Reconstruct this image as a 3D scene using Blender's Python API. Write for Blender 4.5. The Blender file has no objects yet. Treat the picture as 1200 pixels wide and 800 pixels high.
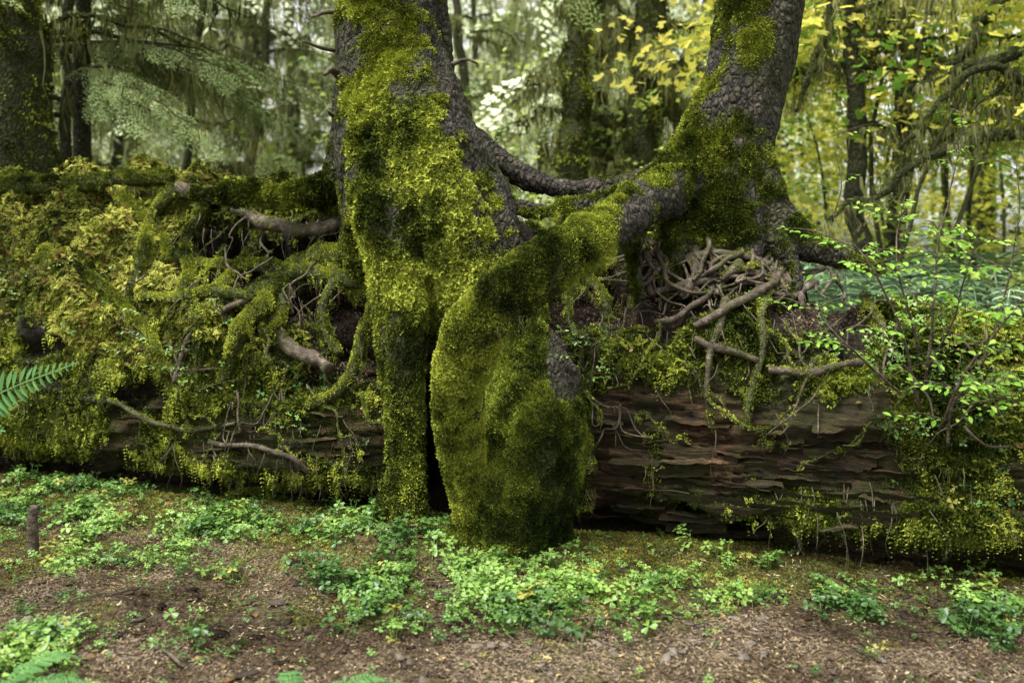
import bpy, math, random
import numpy as np
from mathutils import Vector
from mathutils.bvhtree import BVHTree
random.seed(7); rng=np.random.default_rng(7)
F=1167.0; CH=1.5; HR=290.0
def W(px,row,d):
    "image pixel and assumed depth -> world metres (d = distance ahead of the camera)"
    return ((px-600.0)/F*d, d, CH+(HR-row)/F*d)
def PR(P):
    d=np.maximum(P[:,1],.1)
    return P[:,0]/d*F+600, HR-(P[:,2]-CH)/d*F
scene=bpy.context.scene
# ---------------- noise
def _h(ix,iy,iz):
    h=(ix*374761393+iy*668265263+iz*1274126177)&0xffffffff
    h=((h^(h>>13))*1103515245)&0xffffffff
    h=((h^(h>>15))*2246822519)&0xffffffff
    return ((h^(h>>16))&0xffff)/32767.5-1.0
def vn(p):
    i=np.floor(p).astype(np.int64); f=p-i; u=f*f*(3-2*f)
    r=0
    for a in (0,1):
        for b in (0,1):
            for c in (0,1):
                w=(u[:,0] if a else 1-u[:,0])*(u[:,1] if b else 1-u[:,1])*(u[:,2] if c else 1-u[:,2])
                r=r+w*_h(i[:,0]+a,i[:,1]+b,i[:,2]+c)
    return r
def fbm(p,s,o=4,seed=0):
    p=p*np.asarray(s,float)+seed*17.31; r=0;a=1;t=0
    for k in range(o):
        r=r+a*vn(p); t+=a; a*=.5; p=p*2.03+5.7
    return r/t
def sst(a,b,x):
    t=np.clip((x-a)/(b-a),0,1); return t*t*(3-2*t)
def box(px,row,x0,x1,y0,y1,s=25.):
    return sst(x0-s,x0+s,px)*(1-sst(x1-s,x1+s,px))*sst(y0-s,y0+s,row)*(1-sst(y1-s,y1+s,row))
# ---------------- helpers
def empty(name,loc=(0,0,0)):
    o=bpy.data.objects.new(name,None); o.empty_display_size=.2; scene.collection.objects.link(o); return o
def mk(name,V,Fc,mat=None,smooth=True,parent=None,attrs=None):
    me=bpy.data.meshes.new(name); V=np.asarray(V,float)
    me.from_pydata(V.tolist(),[],Fc if isinstance(Fc,list) else Fc.tolist())
    if smooth: me.polygons.foreach_set("use_smooth",np.ones(len(me.polygons),bool))
    if attrs:
        for k,a in attrs.items():
            at=me.attributes.new(k,'FLOAT','POINT'); at.data.foreach_set("value",np.asarray(a,np.float32))
    me.update()
    if mat: me.materials.append(mat)
    o=bpy.data.objects.new(name,me); scene.collection.objects.link(o)
    if parent: o.parent=parent
    return o
def crom(P,n):
    P=np.asarray(P,float); P=np.vstack([2*P[0]-P[1],P,2*P[-1]-P[-2]]); out=[]
    for i in range(1,len(P)-2):
        p0,p1,p2,p3=P[i-1:i+3]
        for t in np.linspace(0,1,n,endpoint=False):
            out.append(.5*(2*p1+(p2-p0)*t+(2*p0-5*p1+4*p2-p3)*t*t+(3*p1-p0-3*p2+p3)*t**3))
    out.append(P[-2]); return np.array(out)
class Acc:
    def __init__(s): s.V=[];s.F=[];s.n=0;s.A=[]
    def add(s,V,Fc,a=0.):
        s.V.append(np.asarray(V,float)); s.F+= [tuple(i+s.n for i in f) for f in Fc]; s.n+=len(V); s.A.append(np.full(len(V),a))
    def tube(s,pts,seg=12,n=6,wob=0.,a=0.,rv=0.):
        C=crom(pts,n); C[:,3]=np.maximum(C[:,3],.0005)
        if wob:
            C[:,:3]+=np.stack([fbm(C[:,:3],5,2,k+1) for k in range(3)],1)*wob
        if rv: C[:,3]*=1+rv*fbm(C[:,:3],14,2,9)
        T=np.gradient(C[:,:3],axis=0); T/=np.linalg.norm(T,axis=1)[:,None]+1e-9
        up=np.array([.3,1,.2]) if abs(T[:,1]).mean()<.8 else np.array([1,.1,.2])
        V=[];ang=np.linspace(0,2*math.pi,seg,endpoint=False)
        for c,t in zip(C,T):
            u=np.cross(t,up); u/=np.linalg.norm(u)+1e-9; v=np.cross(t,u)
            V.append(c[:3]+c[3]*(np.cos(ang)[:,None]*u+np.sin(ang)[:,None]*v))
        m=len(C); V=np.vstack(V+[C[:1,:3],C[-1:,:3]]); Fc=[]
        for i in range(m-1):
            for j in range(seg):
                k=(j+1)%seg; Fc.append((i*seg+j,i*seg+k,(i+1)*seg+k,(i+1)*seg+j))
        for j in range(seg):
            k=(j+1)%seg; Fc.append((m*seg,k,j)); Fc.append((m*seg+1,(m-1)*seg+j,(m-1)*seg+k))
        s.add(V,Fc,a)
    def obj(s,name,mat,parent=None,smooth=True):
        return mk(name,np.vstack(s.V),s.F,mat,smooth,parent,{"moss":np.concatenate(s.A)})
def T4(l): # list of (px,row,depth,rpx) -> world tube points
    return [(*W(a,b,d),r/F*d) for a,b,d,r in l]
def arrs(me):
    n=len(me.vertices); V=np.empty(n*3,np.float32); me.vertices.foreach_get("co",V); V=V.reshape(-1,3).astype(float)
    N=np.empty(n*3,np.float32); me.vertex_normals.foreach_get("vector",N); return V,N.reshape(-1,3).astype(float)
def sample(me,w,count):
    me.calc_loop_triangles(); t=np.empty(len(me.loop_triangles)*3,np.int32); me.loop_triangles.foreach_get("vertices",t); t=t.reshape(-1,3)
    V,N=arrs(me); A=np.linalg.norm(np.cross(V[t[:,1]]-V[t[:,0]],V[t[:,2]]-V[t[:,0]]),axis=1)
    p=A*w[t].mean(1); p/=p.sum(); k=rng.choice(len(t),count,p=p)
    a=rng.random(count);b=rng.random(count); f=a+b>1; a[f]=1-a[f]; b[f]=1-b[f]; c=1-a-b
    tt=t[k]; P=V[tt[:,0]]*a[:,None]+V[tt[:,1]]*b[:,None]+V[tt[:,2]]*c[:,None]
    NN=N[tt].mean(1); NN/=np.linalg.norm(NN,axis=1)[:,None]+1e-9
    return P,NN,w[tt].mean(1)
def eul(N,spin):
    N=N/(np.linalg.norm(N,axis=1)[:,None]+1e-9)
    a=np.where(np.abs(N[:,2:3])<.9,np.array([[0,0,1.]]),np.array([[1.,0,0]]))
    X=np.cross(a,N); X/=np.linalg.norm(X,axis=1)[:,None]; Y=np.cross(N,X)
    c=np.cos(spin)[:,None]; s=np.sin(spin)[:,None]; X2=X*c+Y*s; Y2=-X*s+Y*c
    return np.stack([X2,Y2,N],2)          # matrices, columns are the axes
def rotm(R):
    R=np.asarray(R,float)
    if R.ndim==3: return R
    cx,cy,cz=np.cos(R).T; sx,sy,sz=np.sin(R).T
    return np.stack([np.stack([cy*cz,sx*sy*cz-cx*sz,cx*sy*cz+sx*sz],1),np.stack([cy*sz,sx*sy*sz+cx*cz,cx*sy*sz-sx*cz],1),np.stack([-sy,sx*cy,cx*cy],1)],1)
MP={}
def scatter(name,P,R,S,tm,parent=None,tone=0.):
    "one mesh holding every repeated sprig; 'rnd' carries the tone of each sprig"
    P=np.asarray(P,float); M=rotm(R); S=np.asarray(S,float); TV,TF,mat=tm; n=len(P); nv=len(TV)
    V=np.einsum('nij,vj->nvi',M,TV)*S[:,None,None]+P[:,None,:]
    li=np.concatenate([np.asarray(f) for f in TF]); ls=np.array([len(f) for f in TF]); L=len(li)
    idx=(li[None,:]+np.arange(n)[:,None]*nv).ravel(); st=np.r_[0,np.cumsum(ls)[:-1]]; starts=(st[None,:]+np.arange(n)[:,None]*L).ravel()
    me=bpy.data.meshes.new(name); me.vertices.add(n*nv); me.vertices.foreach_set("co",V.astype(np.float32).ravel()); me.loops.add(n*L); me.loops.foreach_set("vertex_index",idx.astype(np.int32))
    me.polygons.add(n*len(TF)); me.polygons.foreach_set("loop_start",starts.astype(np.int32))
    s1,s2,ap=MP[mat.name]; f=.5+tone+.68*fbm(P,s1,3,91)+.38*fbm(P,s2,2,92)+.34*(rng.random(n)-.5)
    ff=f[:,None]+rng.normal(size=(1,nv))*.05; ff=np.clip(ff,0,.9); ff[rng.random(n)<ap]=1.
    a=me.attributes.new("rnd",'FLOAT','POINT'); a.data.foreach_set("value",ff.astype(np.float32).ravel())
    me.update(calc_edges=False); me.materials.append(mat)
    o=bpy.data.objects.new(name,me); scene.collection.objects.link(o)
    if parent: o.parent=parent
    return o
# ---------------- materials
def newmat(name):
    m=bpy.data.materials.new(name); m.use_nodes=True; nt=m.node_tree; nt.nodes.clear(); out=nt.nodes.new('ShaderNodeOutputMaterial'); return m,nt,out
def ramp(nt,fac,stops):
    r=nt.nodes.new('ShaderNodeValToRGB'); e=r.color_ramp.elements
    while len(e)<len(stops): e.new(.5)
    for i,(p,c) in enumerate(stops): e[i].position=p; e[i].color=(*c,1)
    nt.links.new(fac,r.inputs[0]); return r.outputs[0]
def noise(nt,scale,detail=4,vec=None,rough=.6,dist=0):
    n=nt.nodes.new('ShaderNodeTexNoise'); n.inputs['Scale'].default_value=scale; n.inputs['Detail'].default_value=detail; n.inputs['Roughness'].default_value=rough; n.inputs['Distortion'].default_value=dist
    if vec: nt.links.new(vec,n.inputs['Vector'])
    return n.outputs[0]
def mapping(nt,sc):
    g=nt.nodes.new('ShaderNodeNewGeometry'); m=nt.nodes.new('ShaderNodeMapping'); m.inputs['Scale'].default_value=sc; nt.links.new(g.outputs['Position'],m.inputs[0]); return m.outputs[0]
def math_(nt,op,a,b=None,c=None):
    n=nt.nodes.new('ShaderNodeMath'); n.operation=op
    for i,v in enumerate((a,b,c)):
        if v is None: continue
        if isinstance(v,(int,float)): n.inputs[i].default_value=v
        else: nt.links.new(v,n.inputs[i])
    return n.outputs[0]
def mixc(nt,f,a,b,bt='MIX'):
    n=nt.nodes.new('ShaderNodeMix'); n.data_type='RGBA'; n.blend_type=bt
    for i,v in ((0,f),(6,a),(7,b)):
        if isinstance(v,(int,float)): n.inputs[i].default_value=v
        elif isinstance(v,tuple): n.inputs[i].default_value=(*v,1)
        else: nt.links.new(v,n.inputs[i])
    return n.outputs[2]
def leafmat(name,dark,mid,light,trans=.35,scale=1.2,rough=.55,fine=9,accent=None,acc_p=.06,spec=.25):
    m,nt,out=newmat(name); at=nt.nodes.new('ShaderNodeAttribute'); at.attribute_name="rnd"
    MP[m.name]=(scale,fine,acc_p if accent else 0.)
    st=[(.2,dark),(.5,mid),(.8,light)]
    if accent: st+=[(.93,light),(.96,accent)]
    c=ramp(nt,at.outputs['Fac'],st)
    p=nt.nodes.new('ShaderNodeBsdfDiffuse'); nt.links.new(c,p.inputs[0])
    if spec>=.4:
        g=nt.nodes.new('ShaderNodeBsdfGlossy'); g.inputs['Roughness'].default_value=rough; g.inputs[0].default_value=(.8,.85,.9,1); m0=nt.nodes.new('ShaderNodeMixShader'); m0.inputs[0].default_value=.045
        nt.links.new(p.outputs[0],m0.inputs[1]); nt.links.new(g.outputs[0],m0.inputs[2]); p=m0
    if trans<=0: nt.links.new(p.outputs[0],out.inputs[0]); return m
    t=nt.nodes.new('ShaderNodeBsdfTranslucent'); nt.links.new(c,t.inputs[0]); mx=nt.nodes.new('ShaderNodeMixShader'); mx.inputs[0].default_value=trans
    nt.links.new(p.outputs[0],mx.inputs[1]); nt.links.new(t.outputs[0],mx.inputs[2]); nt.links.new(mx.outputs[0],out.inputs[0]); return m
MOSSD=(.012,.016,.004); MOSSM=(.045,.056,.011); MOSSL=(.12,.14,.024)
def surfmat(name,kind):
    """bark / wood / soil mixed with under-moss through the 'moss' vertex attribute"""
    m,nt,out=newmat(name); pos=mapping(nt,(1,1,1)); at=nt.nodes.new('ShaderNodeAttribute'); at.attribute_name="moss"
    if kind=='bark':
        v=nt.nodes.new('ShaderNodeTexVoronoi'); v.feature='DISTANCE_TO_EDGE'; v.inputs['Scale'].default_value=1
        mp=mapping(nt,(34,34,17)); nv=nt.nodes.new('ShaderNodeTexNoise'); nv.inputs['Scale'].default_value=.7; nv.inputs['Detail'].default_value=2; nt.links.new(mp,nv.inputs['Vector'])
        nt.links.new(mixc(nt,1.,mp,nv.outputs['Color'],'ADD'),v.inputs['Vector'])
        n1=noise(nt,8,5,pos,.72); n4=noise(nt,2.2,2,pos)
        base=ramp(nt,n1,[(.3,(.013,.011,.008)),(.5,(.046,.038,.028)),(.62,(.105,.09,.068)),(.72,(.23,.215,.17))])
        base=mixc(nt,ramp(nt,n4,[(.40,(0,)*3),(.60,(.7,)*3)]),base,mixc(nt,n1,(.010,.012,.004),(.09,.095,.028)))
        base=mixc(nt,ramp(nt,v.outputs['Distance'],[(0,(.6,)*3),(.10,(0,)*3)]),base,(.008,.006,.005))
        h=math_(nt,'ADD',math_(nt,'MULTIPLY',ramp(nt,v.outputs['Distance'],[(0,(0,)*3),(.3,(1,)*3)]),.7),math_(nt,'MULTIPLY',n1,2.2)); bs=.038; ro=.8
    elif kind=='root':
        n1=noise(nt,16,4,pos,.7); n4=noise(nt,5,2,pos)
        base=ramp(nt,n1,[(.3,(.024,.018,.012)),(.5,(.080,.060,.042)),(.64,(.17,.135,.10)),(.74,(.30,.255,.20))])
        base=mixc(nt,ramp(nt,n4,[(.46,(0,)*3),(.66,(.7,)*3)]),base,mixc(nt,n1,(.02,.02,.006),(.09,.10,.025)))
        h=math_(nt,'MULTIPLY',n1,2.); bs=.014; ro=.7
    else:
        mp=mapping(nt,(3.,3.,22)); n1=noise(nt,1.0,6,mp,.78,1.8); n3=noise(nt,3.4,4,pos,.7); n2=noise(nt,50,3,pos); n5=noise(nt,1.6,3,pos,.65)
        base=ramp(nt,n1,[(.34,(.010,.007,.004)),(.44,(.06,.034,.018)),(.55,(.17,.092,.044)),(.70,(.40,.27,.155))])
        base=mixc(nt,ramp(nt,n5,[(.42,(.75,)*3),(.60,(0,)*3)]),base,mixc(nt,n1,(.008,.006,.004),(.12,.09,.055)))
        base=mixc(nt,ramp(nt,n3,[(.43,(0,)*3),(.57,(.8,)*3)]),base,mixc(nt,n1,(.014,.016,.004),(.12,.125,.032)))
        sl=nt.nodes.new('ShaderNodeAttribute'); sl.attribute_name="soil"
        soil=ramp(nt,n2,[(.3,(.006,.004,.003)),(.55,(.035,.022,.013)),(.75,(.13,.08,.045))])
        base=mixc(nt,sl.outputs['Fac'],base,soil)
        h=math_(nt,'ADD',math_(nt,'MULTIPLY',n1,3.2),math_(nt,'MULTIPLY',n2,.5)); bs=.05; ro=.85
    mf=noise(nt,60,3,pos,.75)
    mc=ramp(nt,mf,[(.35,MOSSD),(.52,MOSSM),(.70,MOSSL)])
    k=math_(nt,'ADD',at.outputs['Fac'],math_(nt,'MULTIPLY',math_(nt,'SUBTRACT',mf,.5),1.1))
    k=ramp(nt,k,[(.35,(0,)*3),(.58,(1,)*3)])
    col=mixc(nt,k,base,mc)
    b=nt.nodes.new('ShaderNodeBump'); b.inputs['Strength'].default_value=.9; b.inputs['Distance'].default_value=bs; nt.links.new(h,b.inputs['Height'])
    p=nt.nodes.new('ShaderNodeBsdfPrincipled'); nt.links.new(col,p.inputs['Base Color']); p.inputs['Roughness'].default_value=ro; p.inputs['Specular IOR Level'].default_value=.3; nt.links.new(b.outputs[0],p.inputs['Normal']); nt.links.new(p.outputs[0],out.inputs[0])
    return m
M_bark=surfmat("spruce_bark",'bark'); M_root=surfmat("root_bark",'root'); M_log=surfmat("rotten_wood",'wood')
M_moss=leafmat("moss_leaf",(.020,.030,.007),(.115,.142,.021),(.41,.45,.065),0,2.9,.6,14)
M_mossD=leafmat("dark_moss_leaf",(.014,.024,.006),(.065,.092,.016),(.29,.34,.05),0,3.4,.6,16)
M_mossY=leafmat("feather_moss_leaf",(.05,.055,.015),(.18,.188,.034),(.43,.43,.09),0,2.7,.6,14,accent=(.15,.09,.03),acc_p=.14)
M_hang=leafmat("hanging_moss",(.045,.050,.018),(.14,.15,.05),(.30,.31,.12),0,1.5,.7)
M_clover=leafmat("wood_sorrel_leaf",(.05,.115,.022),(.13,.25,.043),(.28,.44,.09),.2,2.,.4,10,accent=(.32,.32,.06),acc_p=.05,spec=.4)
M_shrub=leafmat("huckleberry_leaf",(.11,.24,.03),(.22,.40,.06),(.38,.56,.11),.3,2.,.45)
M_fern=leafmat("sword_fern_leaf",(.05,.12,.035),(.10,.22,.07),(.18,.33,.12),.2,2.,.4)
M_hem=leafmat("hemlock_needles",(.065,.095,.03),(.19,.26,.09),(.38,.48,.20),0,.5,.6,3)
M_far=leafmat("distant_foliage",(.24,.31,.15),(.52,.60,.35),(.78,.83,.56),0,.25,.7,2)  # raised above leaf colour to carry distance haze and brighter light
M_yel=leafmat("maple_leaf",(.40,.44,.06),(.72,.70,.12),(.92,.84,.22),.3,.5,.5,4,accent=(.2,.38,.05),acc_p=.25)
M_yelg=leafmat("maple_leaf_green",(.16,.24,.05),(.40,.50,.10),(.64,.70,.19),.25,.5,.5,4)
M_duff=leafmat("forest_litter",(.026,.018,.010),(.095,.066,.040),(.25,.19,.125),0,3,.8,12,accent=(.40,.32,.19),acc_p=.05)
def groundmat():
    m,nt,out=newmat("forest_floor"); pos=mapping(nt,(1,1,1)); n2=noise(nt,45,4,pos,.7); n3=noise(nt,9,3,pos)
    dirt=ramp(nt,n2,[(.3,(.018,.013,.008)),(.5,(.066,.049,.030)),(.7,(.18,.138,.09))]); ms=ramp(nt,n2,[(.3,(.026,.032,.008)),(.55,(.09,.102,.024)),(.75,(.20,.21,.05))])
    at=nt.nodes.new('ShaderNodeAttribute'); at.attribute_name="moss"
    k=math_(nt,'ADD',at.outputs['Fac'],math_(nt,'MULTIPLY',math_(nt,'SUBTRACT',n3,.5),1.5)); k=ramp(nt,k,[(.38,(0,)*3),(.65,(.9,)*3)])
    c=mixc(nt,k,dirt,ms); b=nt.nodes.new('ShaderNodeBump'); b.inputs['Strength'].default_value=.9; b.inputs['Distance'].default_value=.025; nt.links.new(n2,b.inputs['Height'])
    p=nt.nodes.new('ShaderNodeBsdfPrincipled'); nt.links.new(c,p.inputs['Base Color']); p.inputs['Roughness'].default_value=.9; p.inputs['Specular IOR Level'].default_value=.15; nt.links.new(b.outputs[0],p.inputs['Normal']); nt.links.new(p.outputs[0],out.inputs[0]); return m
M_ground=groundmat()
# ---------------- templates
def tmpl(name,V,Fc,mat,parent=None): return (np.asarray(V,float),Fc,mat)
def leafq(p,d,L,w,nrm=None):
    d=np.asarray(d,float); d/=np.linalg.norm(d)+1e-9
    s=np.cross(d,rng.normal(size=3) if nrm is None else nrm); s/=np.linalg.norm(s)+1e-9
    p=np.asarray(p,float); return [p,p+d*L*.5+s*w,p+d*L,p+d*L*.5-s*w]
def quads(L):
    V=[];Fc=[]
    for q in L: b=len(V); V+=list(q); Fc.append(tuple(range(b,b+len(q))))
    return np.array(V),Fc
def t_tuft(n,R,L,w,up=.5):
    Q=[]
    for i in range(n):
        a=rng.random()*6.283; r=R*math.sqrt(rng.random()); d=np.array([math.cos(a)*.9,math.sin(a)*.9,up+rng.random()*.9])*1.
        d[:2]*=rng.random()**.5*1.2
        p=np.array([r*math.cos(a),r*math.sin(a),-.2*R+rng.random()*R*.5]); Q.append(leafq(p,d,L*(.6+.7*rng.random()),w*(.7+.6*rng.random())))
    return quads(Q)
def t_feather(n=5,L=.06):
    Q=[]
    for i in range(n):
        a=rng.random()*6.283; base=np.array([0,0,0.]); d=np.array([math.cos(a),math.sin(a),.5+rng.random()*.6]); d/=np.linalg.norm(d); l=L*(.6+.6*rng.random())
        side=np.cross(d,[0,0,1.]); side/=np.linalg.norm(side)
        for k in range(5):
            t=(k+1)/5.; p=base+d*l*t-np.array([0,0,.35*l*t*t])
            for sg in (-1,1): Q.append(leafq(p,side*sg+d*.6,l*.34*(1.15-t),l*.07,np.array([0,0,1.])))
    return quads(Q)
def t_hang(n=14,L=.4,w=.006,R=.07,m=5):
    V=[];Fc=[]
    for i in range(n):
        p=np.array([rng.normal()*R,rng.normal()*R*.6,0.]); l=L*(.2+1.1*rng.random()**1.7); a=rng.random()*3.14; s=np.array([math.cos(a),math.sin(a),0])*w*(.6+.8*rng.random()); b=len(V); dx,dy=rng.normal()*.15,rng.normal()*.1
        for k in range(m+1):
            t=k/m; q=p+np.array([math.sin(t*7+i)*.06*L*2*t+dx*l*t,math.cos(t*6+i*2)*.05*L*2*t+dy*l*t,-l*t]); ww=s*(1-.8*t)*(1+.5*math.sin(k*2.3+i)); V+= [q-ww,q+ww]
            if k: Fc.append((b+2*k-2,b+2*k-1,b+2*k+1,b+2*k))
    return np.array(V),Fc
def t_mosshang(n=6,L=.10):
    "short drooping, leafy moss shoots"
    Q=[]
    for i in range(n):
        p=np.array([rng.normal()*.025,rng.normal()*.012,rng.normal()*.01]); l=L*(.3+.9*rng.random()); dx=rng.normal()*.25; m=6
        for k in range(m):
            t=k/m; c=p+np.array([dx*l*t,-.012*math.sin(t*3),-l*t])
            for sg in (-1,1): Q.append(leafq(c,[sg*.9,rng.normal()*.5,-.6],.014*(1.2-t),.0032))
    return quads(Q)
def leaflet(p,d,nrm,L,w,heart=False):
    d=d/np.linalg.norm(d); s=np.cross(d,nrm); s/=np.linalg.norm(s); nrm=np.cross(s,d)
    if heart: o=[(0,0),(.45,.35),(.8,.55),(1.03,.35),(.9,0),(1.03,-.35),(.8,-.55),(.45,-.35)]
    else: o=[(0,0),(.25,.36),(.55,.5),(.8,.32),(1,0),(.8,-.32),(.55,-.5),(.25,-.36)]
    V=[p+d*L*a+s*w*2*b*.9+nrm*(abs(b)*w*.5-.18*L*a*a) for a,b in o]
    return V,[(0,1,2,3,4),(0,4,5,6,7)]
def t_clover(n=7,R=.06,H=.07,L=.024):
    V=[];Fc=[]
    def ad(v,f):
        b=len(V); V.extend(v); Fc.extend([tuple(i+b for i in q) for q in f])
    for i in range(n):
        a=rng.random()*6.283; r=R*math.sqrt(rng.random()); h=H*(.3+.9*rng.random()); top=np.array([r*math.cos(a)*1.3,r*math.sin(a)*1.3,h]); bs=top*np.array([.4,.4,0])
        s=np.array([-math.sin(a),math.cos(a),0])*.0012; ad([bs-s,bs+s,top+s,top-s],[(0,1,2,3)])
        nr=np.array([rng.normal()*.35,rng.normal()*.35-.25,1.]); nr/=np.linalg.norm(nr); a0=rng.random()*6.28; sc=L*(.55+.8*rng.random())
        for k in range(3):
            an=a0+k*2.094; d=np.array([math.cos(an),math.sin(an),-.12]); d-=nr*d.dot(nr); v,f=leaflet(top,d,nr,sc,sc*.46,True); ad(v,f)
    return np.array(V),Fc
def t_conifer(L=1.,n=11,w=.010,m=4):
    Q=[]
    for k in range(n):
        t=(k+.5)/n; p=np.array([L*t,0,-.28*L*t*t])
        for sg in (-1,1):
            l=L*.42*(1-t*.75)*(.7+.5*rng.random()); d=np.array([.65,sg*1.,-.25+rng.normal()*.12]); d/=np.linalg.norm(d)
            for j in range(m):
                tt=(j+.3)/m; q=p+d*l*tt+np.array([0,0,-.3*l*tt*tt])
                for s2 in (-1,1): Q.append(leafq(q,d*.6+np.array([s2*.8*d[1],-s2*.8*d[0]*sg*sg,-.1+rng.normal()*.2]),l*.32,w,np.array([0,0,1.])+rng.normal(size=3)*.3))
    return quads(Q)
def t_broad(n=30,R=.5,L=.07):
    V=[];Fc=[]
    for i in range(n):
        a=rng.random()*6.283; r=R*math.sqrt(rng.random()); p=np.array([r*math.cos(a),r*math.sin(a),rng.normal()*.07-.1*r]); nr=np.array([rng.normal()*.45,rng.normal()*.45-.2,1.]); nr/=np.linalg.norm(nr)
        an=rng.random()*6.28; sc=L*(.6+.8*rng.random())
        for k in range(3):
            a2=an+(k-1)*.85; d=np.array([math.cos(a2),math.sin(a2),-.2]); d-=nr*d.dot(nr); d/=np.linalg.norm(d); V0=leafq(p,d,sc*(1 if k==1 else .8),sc*.26,nr); b=len(V); V.extend(V0); Fc.append((b,b+1,b+2,b+3))
    return np.array(V),Fc
def frond(pts,width,npin=26,up=(0,0,1.)):
    C=crom(pts,10); T=np.gradient(C,axis=0); V=[];Fc=[]; up=np.array(up,float)
    def ad(v,f):
        b=len(V); V.extend(v); Fc.extend([tuple(i+b for i in q) for q in f])
    for k in range(len(C)-1):
        s=np.cross(T[k],up); s/=np.linalg.norm(s)+1e-9; s*=.003; ad([C[k]-s,C[k]+s,C[k+1]+s,C[k+1]-s],[(0,1,2,3)])
    for k in range(npin):
        t=.12+.88*k/npin; x=t*(len(C)-1); i=min(int(x),len(C)-2); p=C[i]+(C[i+1]-C[i])*(x-i); d=T[i]/np.linalg.norm(T[i]); s=np.cross(d,up); s/=np.linalg.norm(s)+1e-9; nr=np.cross(s,d)
        l=width*min(1,(1-t)*2.2+.08)*min(1,.5+t*2.5)
        for sg in (-1,1):
            v,f=leaflet(p,s*sg+d*.35+nr*.1*rng.normal(),nr,l*(.9+.15*rng.random()),l*.11+.002); ad(v,f)
    return np.array(V),Fc
# ---------------- LOG
log_e=empty("nurse_log")
def yf(x): return 5.1-.33*x
def H(x): return np.interp(x,[-9,-3.5,-2.2,-.7,.3,1,1.6,2.1,2.6,4,8],[1.8,1.97,1.98,1.78,1.66,1.53,1.42,1.2,1.05,1.0,.9])
prof=np.array([(.50,-.08),(.34,.03),(.24,.09),(.07,.12),(0,.165),(-.02,.24),(0,.33),(.03,.42),(.06,.49),(.10,.55),(.22,.62),(.36,.72),(.50,.82),(.66,.91),(.85,.97),(1.05,1.0),(1.3,.97),(1.6,.75),(1.75,.45),(1.8,.1),(1.8,-.1)])
xs=np.concatenate([np.linspace(-9,-3.8,90),np.linspace(-3.78,3.0,560),np.linspace(3.05,8,80)])
pc=crom(prof,10); dl=np.r_[0,np.cumsum(np.linalg.norm(np.diff(pc,axis=0)*[1,1.6],axis=1))]
tt=np.concatenate([np.linspace(0,2.35,220,endpoint=False),np.linspace(2.35,dl[-1],40)]); pp=np.stack([np.interp(tt,dl,pc[:,0]),np.interp(tt,dl,pc[:,1])],1)
m=len(tt); X=np.repeat(xs,m); dy=np.tile(pp[:,0],len(xs)); zf=np.tile(pp[:,1],len(xs)); hh=H(X); Z=zf*hh; Y=yf(X)+dy*(.6+.4*hh/1.6)
P=np.stack([X,Y,Z],1)
ids=np.arange(len(X)).reshape(len(xs),m); q=np.stack([ids[:-1,:-1],ids[:-1,1:],ids[1:,1:],ids[1:,:-1]],-1).reshape(-1,4)
G=P.reshape(len(xs),m,3); du=np.gradient(G,axis=0); dv=np.gradient(G,axis=1); N=np.cross(dv,du).reshape(-1,3); N/=np.linalg.norm(N,axis=1)[:,None]+1e-9
cen=np.stack([X,yf(X)+.9,hh*.5],1); sgn=np.sign(((P-cen)*N).sum(1)); 
if np.median(sgn)<0: N=-N; q=q[:,::-1]
px0,row0=PR(P); px=px0+fbm(P,4,3,71)*45; row=row0+fbm(P,4,3,72)*38
front=1-sst(.5,.62,zf)
woodR=box(px,row,690,1065,474,630,14); woodL=box(px,row,105,460,480,545,16)
soil=np.clip(box(px,row,345,458,340,455,14)+box(px,row,200,445,262,345,14)+box(px,row,740,1020,280,385,18)+box(px,row,600,740,250,380,16),0,1)
nz=fbm(P,3.2,4,2)
lump=(1-sst(-1.3,-.8,X))*sst(.75,.95,Z)
disp=fbm(P,1.5,3,1)*.13*(1-.5*front)+fbm(P,6,3,3)*.065*(1-.5*front)+fbm(P,22,3,4)*.018+lump*(np.abs(fbm(P,3.2,2,15))*.30-.07+fbm(P,9,2,16)*.07)
Pw=P*np.array([1.8,1.8,22.]); fl=fbm(P*np.array([1.3,1.3,6.]),1,3,8); fl2=fbm(P*np.array([5,5,30.]),1,4,18)
disp+=front*(fbm(Pw,1,4,5)*.04+(.5*fl+.5*np.floor(fl*5)/5)*.10+fl2*.03+np.abs(fbm(P*np.array([.9,.9,9.]),1,2,6))*-.07+np.minimum(np.abs(fbm(P*np.array([1.1,1.1,14.]),1,3,66))-.05,0)*.8)
disp+=.10*np.exp(-((Z-.27-.02*np.sin(X*4))/.06)**2)*sst(.75,1.1,X)+.09*np.exp(-((Z-.30)/.04)**2)*(1-sst(-1.0,-.7,X))*sst(-2.0,-1.6,X)
disp+=.04*box(px,row,700,760,390,470,20)+.09*box(px,row,760,980,390,470,20)*(.5+nz)
Psm=P+N*(disp+.02)[:,None]
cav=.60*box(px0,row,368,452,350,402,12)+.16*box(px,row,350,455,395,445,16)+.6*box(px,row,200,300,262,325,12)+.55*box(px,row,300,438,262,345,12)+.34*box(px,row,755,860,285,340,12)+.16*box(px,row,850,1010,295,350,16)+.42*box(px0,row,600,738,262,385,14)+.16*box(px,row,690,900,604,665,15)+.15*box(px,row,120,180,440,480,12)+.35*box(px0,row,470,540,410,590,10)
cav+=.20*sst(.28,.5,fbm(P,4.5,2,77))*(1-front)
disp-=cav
P2=P+N*disp[:,None]; 
up=np.clip(N[:,2],0,1)
pxl,rowl=PR(P2)
nearcav=np.clip(cav*6,0,1)
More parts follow.
